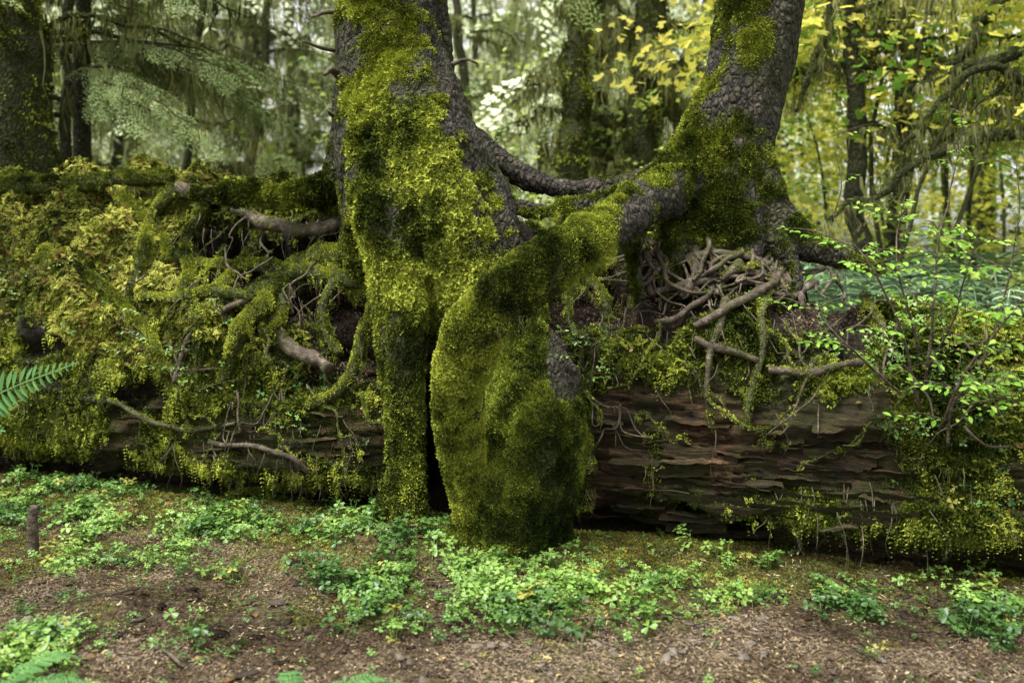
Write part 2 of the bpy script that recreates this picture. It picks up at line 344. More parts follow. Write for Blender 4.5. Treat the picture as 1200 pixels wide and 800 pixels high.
moss=np.clip(.72+.35*up+1.05*nz-.95*woodR-.45*woodL-.95*soil-.8*nearcav+.55*front*fbm(P,[3,3,7],3,9)+.6*woodR*sst(.0,.35,fbm(P,[6,6,1.5],3,19)),0,1)
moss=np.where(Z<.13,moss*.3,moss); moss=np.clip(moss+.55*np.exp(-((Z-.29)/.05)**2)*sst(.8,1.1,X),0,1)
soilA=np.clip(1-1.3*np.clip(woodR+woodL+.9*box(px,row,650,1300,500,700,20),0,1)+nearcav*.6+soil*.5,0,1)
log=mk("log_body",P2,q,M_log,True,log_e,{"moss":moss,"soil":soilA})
Vl,Nl=arrs(log.data)
bv=BVHTree.FromPolygons([tuple(v) for v in Psm],[tuple(f) for f in q])
cam0=Vector((0,0,CH))
def drape(px,row,off=0.):
    d=Vector(W(px,row,1.))-cam0; d.normalize(); h=bv.ray_cast(cam0,d)
    if h[0] is None: return None
    n=h[1]; 
    if n.dot(d)>0: n=-n
    return h[0]+n*off,n
SV=[];SF=[];rs=random.Random(11)
for i in range(120):
    if i<90: x,y=rs.uniform(700,1060),rs.uniform(485,630)
    else: x,y=rs.uniform(120,450),rs.uniform(485,545)
    h=drape(x,y)
    if not h: continue
    c=np.array(h[0]); nn=np.array(h[1]); L=rs.uniform(.06,.34); hg=rs.uniform(.003,.011); ax=np.array([1,-.33,rs.gauss(0,.11)]); ax/=np.linalg.norm(ax); upv=np.array([0,0,1.]); ns=9; b=len(SV)
    tl_=rs.uniform(-.01,.02); o_=rs.uniform(-.012,.006)
    for k in range(ns):
        t=k/(ns-1)-.5; ww=hg*(1-abs(2*t)**1.6*.97)*(.5+rs.random()); oo=o_+rs.uniform(0,.008)
        mid=c+ax*L*t+nn*(-.015)+upv*rs.gauss(0,.003)
        SV+= [mid+upv*ww,mid+upv*ww*.7+nn*(.03+oo),mid-upv*ww*.8+nn*(.03+oo+tl_),mid-upv*ww]
        if k:
            for j in range(4): SF.append((b+4*(k-1)+j,b+4*k+j,b+4*k+(j+1)%4,b+4*(k-1)+(j+1)%4))
    SF.append((b+3,b+2,b+1,b)); e_=b+4*(ns-1); SF.append((e_,e_+1,e_+2,e_+3))
mk("wood_splinters",np.array(SV),SF,M_log,False,log_e,{"moss":np.repeat([rs.choice([.05,.1,.4]) for _ in range(len(SV)//36)],36),"soil":np.zeros(len(SV))})
e=log_e
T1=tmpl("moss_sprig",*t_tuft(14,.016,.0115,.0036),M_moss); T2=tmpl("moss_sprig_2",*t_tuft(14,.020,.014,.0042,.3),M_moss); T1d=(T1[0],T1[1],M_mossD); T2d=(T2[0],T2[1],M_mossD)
TF=tmpl("feather_moss_sprig",*t_feather(4,.05),M_mossY); TFg=tmpl("feather_moss_sprig_2",*t_feather(3,.042),M_moss)
TH=tmpl("hanging_moss_strand",*t_hang(11,.15,.0022,.03),M_hang); TMH=tmpl("drooping_moss",*t_mosshang(),M_moss)
vis=((Nl[:,1]<.35)&(np.abs(Vl[:,0]+.3)<4.0)).astype(float)+.01
w=np.clip(moss-.42,0,1)*vis
def addmoss(nm,me,w,cnt,T,par,s0=.6,s1=1.4,upb=.35,off=0.,tone=0.):
    Pp,Nn,ww=sample(me,w,cnt); Nn=Nn+np.array([0,0,upb])+rng.normal(size=Nn.shape)*.25
    S=(s0+(s1-s0)*rng.random(cnt))*(.7+.5*np.clip(ww*2,0,1)); return scatter(nm,Pp+Nn*off,eul(Nn,rng.random(cnt)*6.28),S,T,par,tone)
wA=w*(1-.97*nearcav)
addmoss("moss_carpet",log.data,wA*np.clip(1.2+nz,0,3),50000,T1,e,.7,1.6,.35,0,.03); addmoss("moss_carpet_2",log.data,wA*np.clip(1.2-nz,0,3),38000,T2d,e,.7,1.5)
lf=(1-sst(-1.9,-1.3,Vl[:,0]))*sst(.75,.95,Vl[:,2])
addmoss("feather_moss",log.data,wA*(lf+.04),18000,TF,e,.7,1.6); addmoss("feather_moss_2",log.data,wA*(.4+up),12000,TFg,e,.6,1.4)
def hangs(nm,me,w,n,par,s0,s1,T=None):
    Pp,Nn,_=sample(me,w,n); R=np.zeros((n,3)); R[:,2]=rng.normal(size=n)*.6; scatter(nm,Pp+Nn*.02,R,s0+(s1-s0)*rng.random(n)**1.5,T or TH,par)
wh=vis*np.clip(.25-Nl[:,2],0,1)*(np.clip(moss-.3,0,1)+.1*soil)*(P[:,2]>.22)*(.15+sst(.05,.25,disp))
hangs("hanging_moss",log.data,wh*np.clip(.3+2*fbm(P,6,2,18),0,2),500,e,.3,1.); hangs("drooping_moss",log.data,wh,2400,e,.4,1.3,TMH)
# ---------------- TREES
def remesh(acc,name,mat,vox=.015,sm=6,parent=None):
    o=acc.obj(name+"_tmp",None); mo=o.modifiers.new("r",'REMESH'); mo.mode='VOXEL'; mo.voxel_size=vox
    s=o.modifiers.new("s",'SMOOTH'); s.factor=.5; s.iterations=sm
    dg=bpy.context.evaluated_depsgraph_get(); me=bpy.data.meshes.new_from_object(o.evaluated_get(dg)); me.name=name
    bpy.data.objects.remove(o); me.materials.clear(); me.materials.append(mat)
    r=bpy.data.objects.new(name,me); scene.collection.objects.link(r); r.parent=parent; return r
def finish(o,mossf,amp=1.):
    me=o.data; V,N=arrs(me); px,row=PR(V); ms=np.clip(mossf(V,N,px,row),0,1)
    d=fbm(V,[5,5,2.5],3,11)*.028+fbm(V,[13,13,1.6],2,17)*.034+fbm(V,[16,16,6],3,12)*.014+(1-ms)*(np.abs(fbm(V,[38,38,18],2,13))*-.022)+ms*fbm(V,24,3,14)*.016
    V=V+N*(d*amp)[:,None]; me.vertices.foreach_set("co",V.astype(np.float32).ravel())
    a=me.attributes.get("moss") or me.attributes.new("moss",'FLOAT','POINT'); a.data.foreach_set("value",ms.astype(np.float32))
    me.polygons.foreach_set("use_smooth",np.ones(len(me.polygons),bool)); me.update(); return ms,N
tl=empty("spruce_tree",(0,0,0)); A=Acc()
for t in [
 [(440,-1900,6.2,18),(450,-1200,6.1,40),(455,-300,5.95,60),(458,0,5.9,66),(464,100,5.85,68),(468,180,5.78,72),(465,250,5.75,60),(458,340,5.95,50)],
 [(478,90,5.75,55),(502,190,5.52,64),(526,265,5.38,60),(556,330,5.32,50),(592,390,5.24,46),(622,440,5.10,54),(628,495,4.97,64),(615,560,4.93,68),(602,615,4.9,60),(594,670,4.9,52),(592,710,4.9,45)],
 [(440,120,5.72,40),(455,210,5.5,46),(468,290,5.34,42),(472,360,5.24,30),(472,430,5.2,24),(472,500,5.18,20),(472,560,5.15,21),(467,610,5.1,28),(460,650,5.05,30)],
 [(485,180,5.5,45),(506,260,5.40,44),(522,330,5.38,34),(548,390,5.32,26),(582,450,5.20,24)],
 [(498,70,5.78,30),(520,140,5.68,30),(556,200,5.52,28),(582,260,5.40,26),(602,330,5.35,22),(634,400,5.22,18)],
 [(415,100,5.9,24),(405,170,5.95,24),(398,230,6.0,22),(385,260,6.0,14)],
 [(430,150,5.85,35),(405,205,5.85,22),(350,228,5.9,13),(290,226,5.9,10),(225,228,5.95,6)],
 [(620,610,4.95,30),(665,640,4.95,16),(700,668,4.85,9)],
 [(640,540,4.98,32),(650,600,4.95,20),(668,650,4.92,10)],
 [(560,615,4.95,34),(530,655,4.85,24),(505,690,4.8,13)]]: A.tube(T4(t),20,8)
lt=remesh(A,"trunk",M_bark,.013,4,tl)
def mossL(V,N,px,row):
    n=fbm(V,4,4,21); n2=fbm(V,14,3,22)
    m=.74+.7*n+.45*n2+.25*np.clip(N[:,2],0,1)-.1*N[:,0]
    edgeR=sst(20,-30,px-(510+np.interp(row,[0,100,160,220,290,340],[-12,0,30,65,95,105]))-25*n2)
    m-=.9*(1-edgeR)*(row<345)
    m-=.55*(1-sst(398,432,px))*(row<210)-.12*(row<100)
    m+=.35*sst(400,470,row)
    m-=1.3*box(px,row,644,676,375,470,8)+.9*(row<-60)*.4
    return np.where(row>640,m*.8,m)
ms,_N=finish(lt,mossL)
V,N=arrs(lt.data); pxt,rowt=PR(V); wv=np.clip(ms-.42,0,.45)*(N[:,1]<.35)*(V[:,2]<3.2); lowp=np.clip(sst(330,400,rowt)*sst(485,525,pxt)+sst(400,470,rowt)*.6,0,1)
addmoss("trunk_moss",lt.data,wv*(1-lowp),22000,T1,tl,.4,1.1,.2,0,.06); addmoss("trunk_moss_2",lt.data,wv*(1-lowp),10000,T2,tl,.4,1.2,.2,0,.02)
addmoss("trunk_moss_3",lt.data,wv*lowp,24000,T1d,tl,.35,.95,.2)  # real darker moss, also darkened here to put the arch's shade into colour
wb=wv*box(pxt,rowt,420,600,100,380,30); addmoss("trunk_moss_feathery",lt.data,wb,4000,TFg,tl,.5,.9,.1)
tr=empty("spruce_tree"); B=Acc()
for t in [
 [(1100,-1900,6.4,15),(1030,-1100,6.1,32),(935,-250,5.8,46),(896,0,5.7,49),(873,100,5.65,50),(855,170,5.62,52),(842,230,5.6,60),(838,285,5.62,66),(838,350,5.75,60)],
 [(858,150,5.6,36),(885,215,5.52,34),(912,262,5.45,28),(945,288,5.36,20),(990,303,5.28,12),(1040,316,5.15,7)],
 [(846,120,5.6,34),(815,185,5.55,34),(778,222,5.34,31),(738,250,5.04,30),(690,281,4.76,30),(640,312,4.55,31),(592,346,4.43,33),(556,388,4.42,34),(540,434,4.50,32),(537,480,4.63,28),(545,530,4.75,26),(556,590,4.83,26),(560,650,4.88,24)],
 [(830,150,5.68,30),(795,195,5.66,24),(735,217,5.66,14),(670,222,5.7,12),(615,207,5.75,12),(575,180,5.8,15),(535,150,5.85,18)],
 [(800,205,5.55,24),(745,228,5.52,15),(690,240,5.5,11),(640,246,5.55,9),(585,238,5.6,9)],
 [(790,215,5.42,26),(752,262,5.32,13),(745,310,5.22,10),(752,355,5.12,7)],
 [(820,250,5.45,34),(800,285,5.4,20),(790,325,5.3,9),(778,365,5.2,6)],
 [(870,255,5.45,34),(880,295,5.36,16),(872,330,5.25,8),(850,360,5.15,6)],
 [(900,270,5.42,22),(925,300,5.3,10),(935,335,5.2,6),(915,365,5.1,4)]]: B.tube(T4(t),18,8)
rt=remesh(B,"trunk",M_bark,.013,3,tr)
def mossR(V,N,px,row):
    n=fbm(V,4,4,31); n2=fbm(V,14,3,32)
    m=.33+.75*n+.5*n2+.35*np.clip(N[:,2],0,1)-.34*N[:,0]
    cross=sst(760,700,px)*((row>245)|(V[:,1]<5.3)); m+=.7*cross
    m+=.30*box(px,row,740,900,160,290,25)-.1*(row<100)
    m-=.6*(V[:,1]>5.58)*(px<770)*(row<240)-.02
    m-=.25*box(px,row,735,800,195,250,10)*(N[:,2]>.1)
    return m
ms,_N=finish(rt,mossR,.7)
V,N=arrs(rt.data); wv=np.clip(ms-.42,0,.45)*(N[:,1]<.35)*(V[:,2]<3.2); cr=sst(5.25,5.1,V[:,1])*(PR(V)[0]<735)
addmoss("trunk_moss",rt.data,wv*(1-cr)+1e-8,20000,T1,tr,.35,1.0,.2,0,-.01); addmoss("trunk_moss_2",rt.data,wv*(1-cr)+1e-8,8000,T2d,tr,.4,1.0,.2)
addmoss("root_arch_moss",rt.data,wv*cr+1e-8,19000,T1,tr,.3,.85,.2,0,.13)  # arch moss tone raised in colour to read as lit above the leg
wh=np.clip(ms-.5,0,1)*(N[:,2]<-.3)*(V[:,2]<1.9)*(N[:,1]<.5)*(PR(V)[1]<400); hangs("hanging_moss",rt.data,wh+1e-7,40,tr,.3,.7); hangs("drooping_moss",rt.data,wh+1e-7,120,tr,.3,.7,TMH)
CF=tmpl("needle_spray",*t_conifer(1.,10,.012,4),M_hem)
def crown(base,top,parent,z0,n,seed,rad=1.4):
    r=random.Random(seed); A=Acc(); P=[];S=[];U=[]
    b=np.array(base);t=np.array(top)
    for i in range(n):
        f=(i+.5)/n; z=z0+(t[2]-z0)*f; c=b+(t-b)*((z-b[2])/(t[2]-b[2])); a=r.random()*6.283; L=rad*(1-.75*f)*(.7+.5*r.random())
        e=c+np.array([math.cos(a)*L,math.sin(a)*L,-.25*L]); mid=(c+e)/2+np.array([0,0,.08*L]); A.tube([(*c,.03),(*mid,.02),(*e,.006)],6,3)
        for k in range(3):
            g=.3+.7*k/2; p=c+(e-c)*g; P.append(p); S.append(.45+.3*r.random()); U.append(a+r.uniform(-.9,.9))
    A.obj("limbs",M_root,parent); R=np.zeros((len(P),3)); R[:,2]=U; R[:,1]=.15; scatter("needle_crown",np.array(P),R,np.array(S),CF,parent)
crown(W(450,-300,5.95),W(440,-1900,6.2),tl,6.,20,1); crown(W(935,-250,5.8),W(1100,-1900,6.4),tr,6.,20,2)
A=Acc()
for a in [[(398,90,5.75,5),(388,82,5.65,4),(380,88,5.6,2)],[(402,15,5.8,4),(385,14,5.7,3),(365,20,5.6,1.5)],[(400,128,5.75,4),(390,135,5.65,3),(384,130,5.6,1)],[(520,80,5.75,4),(545,70,5.7,2),(560,75,5.7,1)],[(395,60,5.8,3),(372,55,5.7,2),(355,48,5.6,1)]]: A.tube(T4(a),7,4)
A.obj("branch_stubs",M_root,tl)
# ---------------- exposed roots draped on the log
re=empty("exposed_roots"); A=Acc()
def droot(pts,a=0.,lift=.6,wob=.035,seg=10):
    L=[]
    for p in pts:
        h=drape(p[0],p[1])
        if h is None: continue
        r=p[2]/F*h[0].y; c=h[0]+h[1]*(r*lift+.022); L.append((c.x,c.y,c.z,r))
    for i in range(1,len(L)):
        if abs(L[i][1]-L[i-1][1])>.3: x,y,z,r=L[i]; L[i]=(x,L[i-1][1]+(.3 if y>L[i-1][1] else -.3),z,r)
    if len(L)>1: A.tube(L,seg,8,wob,a,.35)
for t,a in [([(435,205,18),(385,232,15),(330,238,12),(270,230,11),(215,228,8)],.3),([(270,250,5),(300,264,9),(340,272,9),(372,272,8),(410,262,8)],.2),
 ([(440,296,17),(390,300,15),(350,313,13),(322,333,12),(305,362,11),(290,395,10),(268,435,8),(250,475,6)],.7),([(245,342,4),(285,352,6),(318,332,7)],.6),
 ([(312,372,5),(345,397,9),(388,424,8)],0),([(300,206,9),(200,210,8),(100,212,9),(0,222,11),(-90,235,12)],.9),([(420,185,13),(350,190,11),(290,198,10),(240,212,7)],.8),
 ([(170,350,4),(240,345,6),(300,352,5)],.7),([(330,330,7),(320,380,6),(280,420,5),(235,440,4)],.7),([(400,300,9),(385,340,7),(380,380,6),(395,420,5)],.6),([(240,235,8),(225,280,7),(215,330,6),(200,370,5)],.8),([(300,240,8),(290,290,7),(262,330,6),(230,350,5)],.7),
 ([(205,300,5),(260,312,7),(330,318,9),(400,330,10),(450,335,11)],.7),([(215,228,8),(180,262,7),(165,310,6),(150,370,5)],.7),([(445,345,8),(430,390,7),(410,440,6),(360,470,5)],.6),([(300,350,4),(255,370,4),(225,400,3),(210,450,3)],.2),([(300,365,6),(262,405,5),(215,420,4),(160,425,3)],.6),
 ([(880,285,8),(862,310,7),(835,342,5),(800,366,4),(765,382,4)],0),([(935,298,8),(915,325,5),(880,350,5),(850,372,5),(815,384,4)],0),([(985,302,7),(960,335,5),(925,350,4),(885,345,3)],.1),
 ([(1040,316,6),(1000,330,5),(960,325,4),(920,335,3)],.2),([(820,270,9),(812,305,5),(818,330,5),(800,352,4)],0),([(780,280,7),(765,320,5),(762,350,4)],.2),([(895,340,5),(893,390,4),(882,440,4),(876,500,3)],.5),
 ([(850,280,7),(838,300,5),(852,325,4),(846,350,4)],0),([(905,290,5),(900,320,4),(935,345,4),(940,365,3)],0),([(760,300,4),(800,310,5),(850,300,5),(900,315,4)],0),([(770,345,4),(830,330,5),(890,322,4),(960,318,4),(1010,312,4)],.1),
 ([(815,398,4),(850,414,5),(885,420,4)],.1),([(895,432,4),(950,440,5),(1005,434,4)],.2),([(690,400,6),(700,430,5),(692,460,4)],.6),([(640,470,5),(680,500,5),(700,560,4)],.4),([(970,310,6),(1010,350,5),(1040,400,4),(1030,450,3)],.4),([(860,355,5),(840,400,4),(835,450,3),(845,520,3)],.4),
 ([(1040,316,8),(1100,335,7),(1170,360,6),(1240,390,5)],.6),([(560,180,10),(600,205,10),(660,225,9),(720,222,8)],.5),([(600,250,8),(650,262,7),(700,258,7),(745,250,8)],.7),([(625,290,6),(660,305,6),(700,340,6),(720,380,5)],.6),([(660,262,6),(672,310,5),(665,360,4),(680,400,4)],.7),([(420,560,4),(360,565,5),(300,575,4),(230,578,3)],.7),
 ([(250,520,3),(310,525,3),(360,545,3),(390,575,2)],.1),([(130,470,3),(200,500,3),(280,500,2)],.3),([(50,300,7),(120,330,6),(180,390,5),(200,440,4)],.95),([(150,230,8),(190,290,6),(180,350,5)],.95)]: droot(t,a)
rr=random.Random(5)
for i in range(75):
    x=rr.uniform(750,1005); y=rr.uniform(280,325); L=[]; r=rr.uniform(1.2,3.6); dx=rr.uniform(-18,16)
    for k in range(rr.randint(4,7)):
        L.append((x,y,max(.8,r*(1-k*.12)))); x+=dx+rr.uniform(-13,13); y+=rr.uniform(2,17)
    droot(L,rr.choice([0,0,0,.35]),rr.uniform(.5,5),.06,7)
for i in range(22):
    x=rr.uniform(205,445); y=rr.uniform(235,330); L=[]; r=rr.uniform(.8,2.); dx=rr.uniform(-16,10)
    for k in range(rr.randint(4,7)):
        L.append((x,y,max(.6,r*(1-k*.13)))); x+=dx+rr.uniform(-8,8); y+=rr.uniform(6,22)
    droot(L,rr.choice([0,.2,.5]),rr.uniform(.8,5),.05,6)
for i in range(85):
    x=rr.uniform(150,1180); y=rr.uniform(330,500); L=[]; r=rr.uniform(.6,1.8); dx=rr.uniform(-16,16)
    for k in range(rr.randint(4,8)):
        L.append((x,y,max(.5,r*(1-k*.11)))); x+=dx+rr.uniform(-8,8); y+=rr.uniform(0,22)
    droot(L,rr.choice([0,.3,.6]),rr.uniform(2,6),.04,6)
for i in range(150):
    x,y=rr.choice([(rr.uniform(200,440),rr.uniform(240,350)),(rr.uniform(200,440),rr.uniform(240,350)),(rr.uniform(660,1000),rr.uniform(380,500)),(rr.uniform(160,420),rr.uniform(500,545)),(rr.uniform(840,1190),rr.uniform(560,630))])
    h=drape(x,y)
    if not h: continue
    c=h[0]+h[1]*.04; Lh=rr.uniform(.08,.3); a=rr.uniform(-.08,.08); A.tube([(c.x,c.y+.03,c.z,.003),(c.x+a*.4,c.y-.02,c.z-.3*Lh,.0025),(c.x+a,c.y-.015,c.z-.7*Lh,.0018),(c.x+a*.6,c.y,c.z-Lh,.001)],5,3,.02,rr.choice([0,.3]))
ro=A.obj("root_network",M_root,re)
V,N=arrs(ro.data); ra=np.concatenate(A.A); wv=np.clip(ra+.45*fbm(V,6,3,41)+.3*np.clip(N[:,2],0,1)-.30,0,1)*(N[:,2]>-.3)
addmoss("root_moss",ro.data,wv+1e-6,26000,T1,re,.35,.9,.3,0,.06)
hangs("root_hanging_moss",ro.data,np.clip(ra-.15,0,1)*(N[:,2]<0)+1e-7,160,re,.3,1.); hangs("root_drooping_moss",ro.data,np.clip(ra-.15,0,1)*(N[:,2]<0)+1e-7,600,re,.3,1.,TMH)
# ---------------- GROUND
def span(a,b,st,far):
    c=np.arange(a,b,st); o=[];v=st
    while True:
        v*=1.25
        nx=(o[-1] if o else b)+v
        if nx>far: break
        o.append(nx)
    l=[];v=st
    while True:
        v*=1.25
        nx=(l[-1] if l else a)-v
        if nx<-far: break
        l.append(nx)
    return np.array(l[::-1]+list(c)+o)
def gh(P):
    x,y=P[:,0],P[:,1]; z=fbm(np.stack([x,y,0*x],1),.5,3,51)*.05+fbm(np.stack([x,y,0*x],1),4,3,52)*.03+fbm(np.stack([x,y,0*x],1),18,2,53)*.010
    z=z+.11*np.exp(-(((x+.55)/.28)**2+((y-4.98)/.2)**2))+.06*np.exp(-(((x+.0)/.45)**2+((y-4.75)/.18)**2))+.10*sst(.25,0,np.abs(y-yf(x)-.02))*.5
    return z
gx=span(-4.2,4.2,.026,90); gy=span(2.2,6.6,.026,120); GX,GY=np.meshgrid(gx,gy,indexing='ij'); Pg=np.stack([GX.ravel(),GY.ravel(),0*GX.ravel()],1); Pg[:,2]=gh(Pg)
far=np.hypot(Pg[:,0],Pg[:,1]-5)>9; Pg[far,2]+=fbm(Pg[far],.12,3,55)*.4
ids=np.arange(len(Pg)).reshape(len(gx),len(gy)); gq=np.stack([ids[:-1,:-1],ids[1:,:-1],ids[1:,1:],ids[:-1,1:]],-1).reshape(-1,4)
px,row=PR(Pg); gm=np.clip(.42+.75*fbm(Pg,1.8,3,56)+.5*sst(.7,.1,yf(Pg[:,0])-Pg[:,1])-.12*sst(740,800,row),0,1)
ground=mk("forest_ground",Pg,gq,M_ground,True,None,{"moss":gm})
Vg,Ng=arrs(ground.data); pxg,rowg=PR(Vg); inview=((Vg[:,1]>2.6)&(Vg[:,1]<6.8)&(np.abs(Vg[:,0])<.6*Vg[:,1]+.3)&(Vg[:,1]<yf(Vg[:,0])+.3)).astype(float)
gme=empty("ground_moss"); T1g=tmpl("moss_sprig",*t_tuft(14,.016,.010,.003),M_mossY)
addmoss("moss_patch",ground.data,np.clip(gm-.38,0,1)*inview+1e-9,22000,T1g,gme,.4,1.,.2,0,-.06)
le=empty("leaf_litter"); Q=[]
for i in range(10):
    a=rng.random()*6.28; p=np.array([rng.normal()*.02,rng.normal()*.02,.002+rng.random()*.004]); Q.append(leafq(p,[math.cos(a),math.sin(a),rng.normal()*.2],.006+.014*rng.random(),.001+.0022*rng.random(),np.array([rng.normal()*.4,rng.normal()*.4,1.])))
TL=tmpl("litter_bits",*quads(Q),M_duff)
addmoss("litter",ground.data,inview*(1.25-gm)+1e-9,20000,TL,le,.5,1.5,.3)
v,f=leaflet(np.zeros(3),np.array([1.,0,.05]),np.array([0,0,1.]),.04,.014)
TL2=tmpl("fallen_leaf",np.array(v),f,leafmat("fallen_leaf_brown",(.05,.03,.015),(.18,.11,.05),(.5,.38,.16),.1,3,.6,12))
addmoss("fallen_leaves",ground.data,inview+1e-9,800,TL2,le,.3,1.1,.6,.003); addmoss("fallen_leaves_on_log",log.data,vis*up+1e-9,260,TL2,le,.3,.9,.4,.02)
pl,nl,_=sample(log.data,vis*soil+1e-9,5000); scatter("needle_litter",pl,eul(nl,rng.random(5000)*6.28),.6+rng.random(5000),TL,le)
chips=empty("bark_chips")
def chip(sz):
    V=[];n=7;a0=rng.random()*6
    for z in (0,.25): 
        for k in range(n):
            a=a0+k*6.283/n; r=sz*(.6+.5*rng.random()); V.append((r*math.cos(a),r*.55*math.sin(a),sz*z+rng.normal()*.02*sz))
    F_=[tuple(range(n))[::-1],tuple(range(n,2*n))]+[(k,(k+1)%n,(k+1)%n+n,k+n) for k in range(n)]; return np.array(V),F_
M_chip=leafmat("bark_chip_brown",(.015,.012,.010),(.06,.047,.038),(.19,.16,.13),0,3,.6)
TC=tmpl("bark_chip",*chip(.02),M_chip); TC2=tmpl("bark_chip",*chip(.02),M_chip)
addmoss("chip_scatter",ground.data,inview*sst(640,720,rowg)+1e-9,460,TC,chips,.3,1.5,.8); addmoss("chip_scatter_2",ground.data,inview*sst(640,720,rowg)+1e-9,340,TC2,chips,.3,1.9,.8)
def gpt(px,row,dz=0.):
    d=CH*F/(row-HR); p=np.array([(px-600)/F*d,d,0.]); p[2]=gh(p[None])[0]+dz; return p
big=[(90,735,2.2),(345,660,1.6),(255,740,1.6),(225,690,1.),(700,760,1.),(780,728,1.3),(895,772,1.),(870,780,.8),(1030,770,1.2),(560,765,1.1),(300,745,1.2),(480,780,1.),(345,685,1.4),(280,752,1.2),(640,790,.9),(945,788,.8)]
Pp=np.array([gpt(a,b,.004) for a,b,_ in big]); scatter("large_chips",Pp,eul(np.tile([[.1,-.1,1.]],(len(Pp),1)),rng.random(len(Pp))*6),[c*1.5 for _,_,c in big],TC2,chips)
st=empty("fallen_sticks"); A=Acc()
for pts,r in [([(180,762),(198,772),(216,783)],.009),([(694,738),(684,765),(688,800)],.008),([(750,732),(780,728),(812,727)],.010),([(0,735),(60,728),(120,736)],.006),([(620,742),(700,736),(760,742)],.004),([(380,690),(450,700),(520,695)],.004),([(860,735),(905,745)],.006),([(120,700),(165,692)],.005)]:
    A.tube([(*gpt(a,b,r*.8),r*(1-.2*i)) for i,(a,b) in enumerate(pts)],7,5,.02,0,.3)
for i in range(130):
    p=gpt(rr.uniform(-20,1220),rr.uniform(670,810),.004); a=rr.random()*6.28; L=rr.uniform(.04,.2); A.tube([(*p,.0025),(p[0]+L*.5*math.cos(a),p[1]+L*.5*math.sin(a),p[2]+.006,.002),(p[0]+L*math.cos(a+.2),p[1]+L*math.sin(a+.2),p[2],.001)],5,3,.012)
A.obj("sticks",M_root,st)
A=Acc(); p=gpt(38,652); A.tube([(p[0],p[1],p[2]-.03,.026),(p[0]+.006,p[1],p[2]+.08,.025),(p[0]+.004,p[1],p[2]+.18,.023),(p[0]+.012,p[1]+.01,p[2]+.25,.017)],9,6,.012,.2,.35); A.obj("rotten_stake",M_root)
# ---------------- wood sorrel
ce=empty("wood_sorrel"); TCs=[tmpl("sorrel_sprig_%d"%k,*t_clover(5+k,.055,.065,.023),M_clover) for k in range(3)]
def blob(x0,y0,sx,sy): return np.exp(-(((pxg-x0)/sx)**2+((rowg-y0)/sy)**2))
dens=1.0*blob(60,575,110,30)+.9*blob(280,615,180,26)+.5*blob(130,640,150,24)+1.1*blob(450,610,60,30)+1.1*blob(500,690,85,40)+.9*blob(640,700,110,30)+.35*blob(380,690,120,26)+.8*blob(900,698,120,20)+.95*blob(1080,725,100,24)+.5*blob(800,675,80,13)+.9*blob(40,775,70,42)+.4*blob(250,760,40,10)+.5*blob(440,740,40,10)+.6*blob(1180,715,60,30)+.05*(rowg<760)
patch=np.clip(.15+2.8*fbm(Vg,5,3,61),0,1.5); wcl=dens*patch*inview*(Vg[:,1]<yf(Vg[:,0])+.1)+1e-9
for k in range(3):
    Pp,Nn,_=sample(ground.data,wcl,500); scatter("sorrel_patch_%d"%k,Pp,eul(Nn*0+[0,0,1.]+rng.normal(size=Nn.shape)*.12,rng.random(500)*6.28),.4+.85*rng.random(500)**1.3,TCs[k],ce)
wg=(dens*.5+.06)*np.clip(patch+.2,0,1)*inview+1e-9; Pp,Nn,_=sample(ground.data,wg,1500); scatter("sorrel_seedlings",Pp,eul(Nn,rng.random(1500)*6.28),.25+.3*rng.random(1500),TCs[0],ce)
def lb(x0,y0,sx,sy): return np.exp(-(((pxl-x0)/sx)**2+((rowl-y0)/sy)**2))
wl=(.5*lb(220,400,50,70)+.6*lb(690,430,30,30)+.3*lb(50,370,50,30)+1.*lb(1060,390,110,80)+.7*lb(1130,480,70,60)+.25*lb(400,480,60,40)+.5*lb(1180,560,50,80))*(Nl[:,1]<.2)+1e-9
Pp,Nn,_=sample(log.data,wl,240); scatter("log_seedlings",Pp,eul(Nn*.5+[0,-.2,.8],rng.random(240)*6.28),.35+.6*rng.random(240),TCs[1],ce)
TS=tmpl("liverwort",*t_tuft(12,.02,.010,.004,.2),leafmat("liverwort_leaf",(.03,.05,.010),(.09,.14,.022),(.22,.30,.05),0,4,.5))
addmoss("liverwort_patch",log.data,vis*lb(380,480,90,40)+vis*.7*lb(960,600,200,40)+vis*.35*lb(200,500,150,40)+1e-9,9000,TS,ce,.3,.9,.2)
# ---------------- huckleberry shrub
she=empty("huckleberry_shrub"); A=Acc(); LV=[];LF=[]
def addleaf(p,d,L):
    nr=np.array([rng.normal()*.3,rng.normal()*.3-.35,1.]); v,f=leaflet(np.asarray(p,float),np.asarray(d,float)-nr*np.dot(d,nr)/np.dot(nr,nr)+1e-6,nr,L,L*.3); b=len(LV); LV.extend(v); LF.extend([tuple(i+b for i in q) for q in f])
def stem(pts,r,kids,lf=.035):
    C=[W(*p) for p in pts]; T=[(*c,r*(1-.7*i/(len(C)-1))) for i,c in enumerate(C)]; A.tube(T,6,6,.02); S=crom(T,8)[:,:3]; n=len(S)
    for k in range(kids):
        i=int(n*(.15+.85*rng.random()))%n; p=S[i]; a=rng.random()*6.283; L=.12+.22*rng.random(); d=np.array([math.cos(a),math.sin(a)*.8,.15+.3*rng.random()]); e=p+d*L-np.array([0,0,.1*L])
        A.tube([(*p,.0022),(*(p+d*L*.55+[0,0,.01]),.0016),(*e,.0008)],4,3)
        for j in range(9):
            t=.15+.85*j/8; q=p+(e-p)*t; sg=1 if j%2 else -1; dd=d+np.array([-d[1],d[0],0])*sg*1.1; addleaf(q,dd,lf*(.6+.7*rng.random()))
stem([(1075,480,4.55),(1060,400,4.5),(1030,330,4.45),(1000,285,4.45)],.009,15)
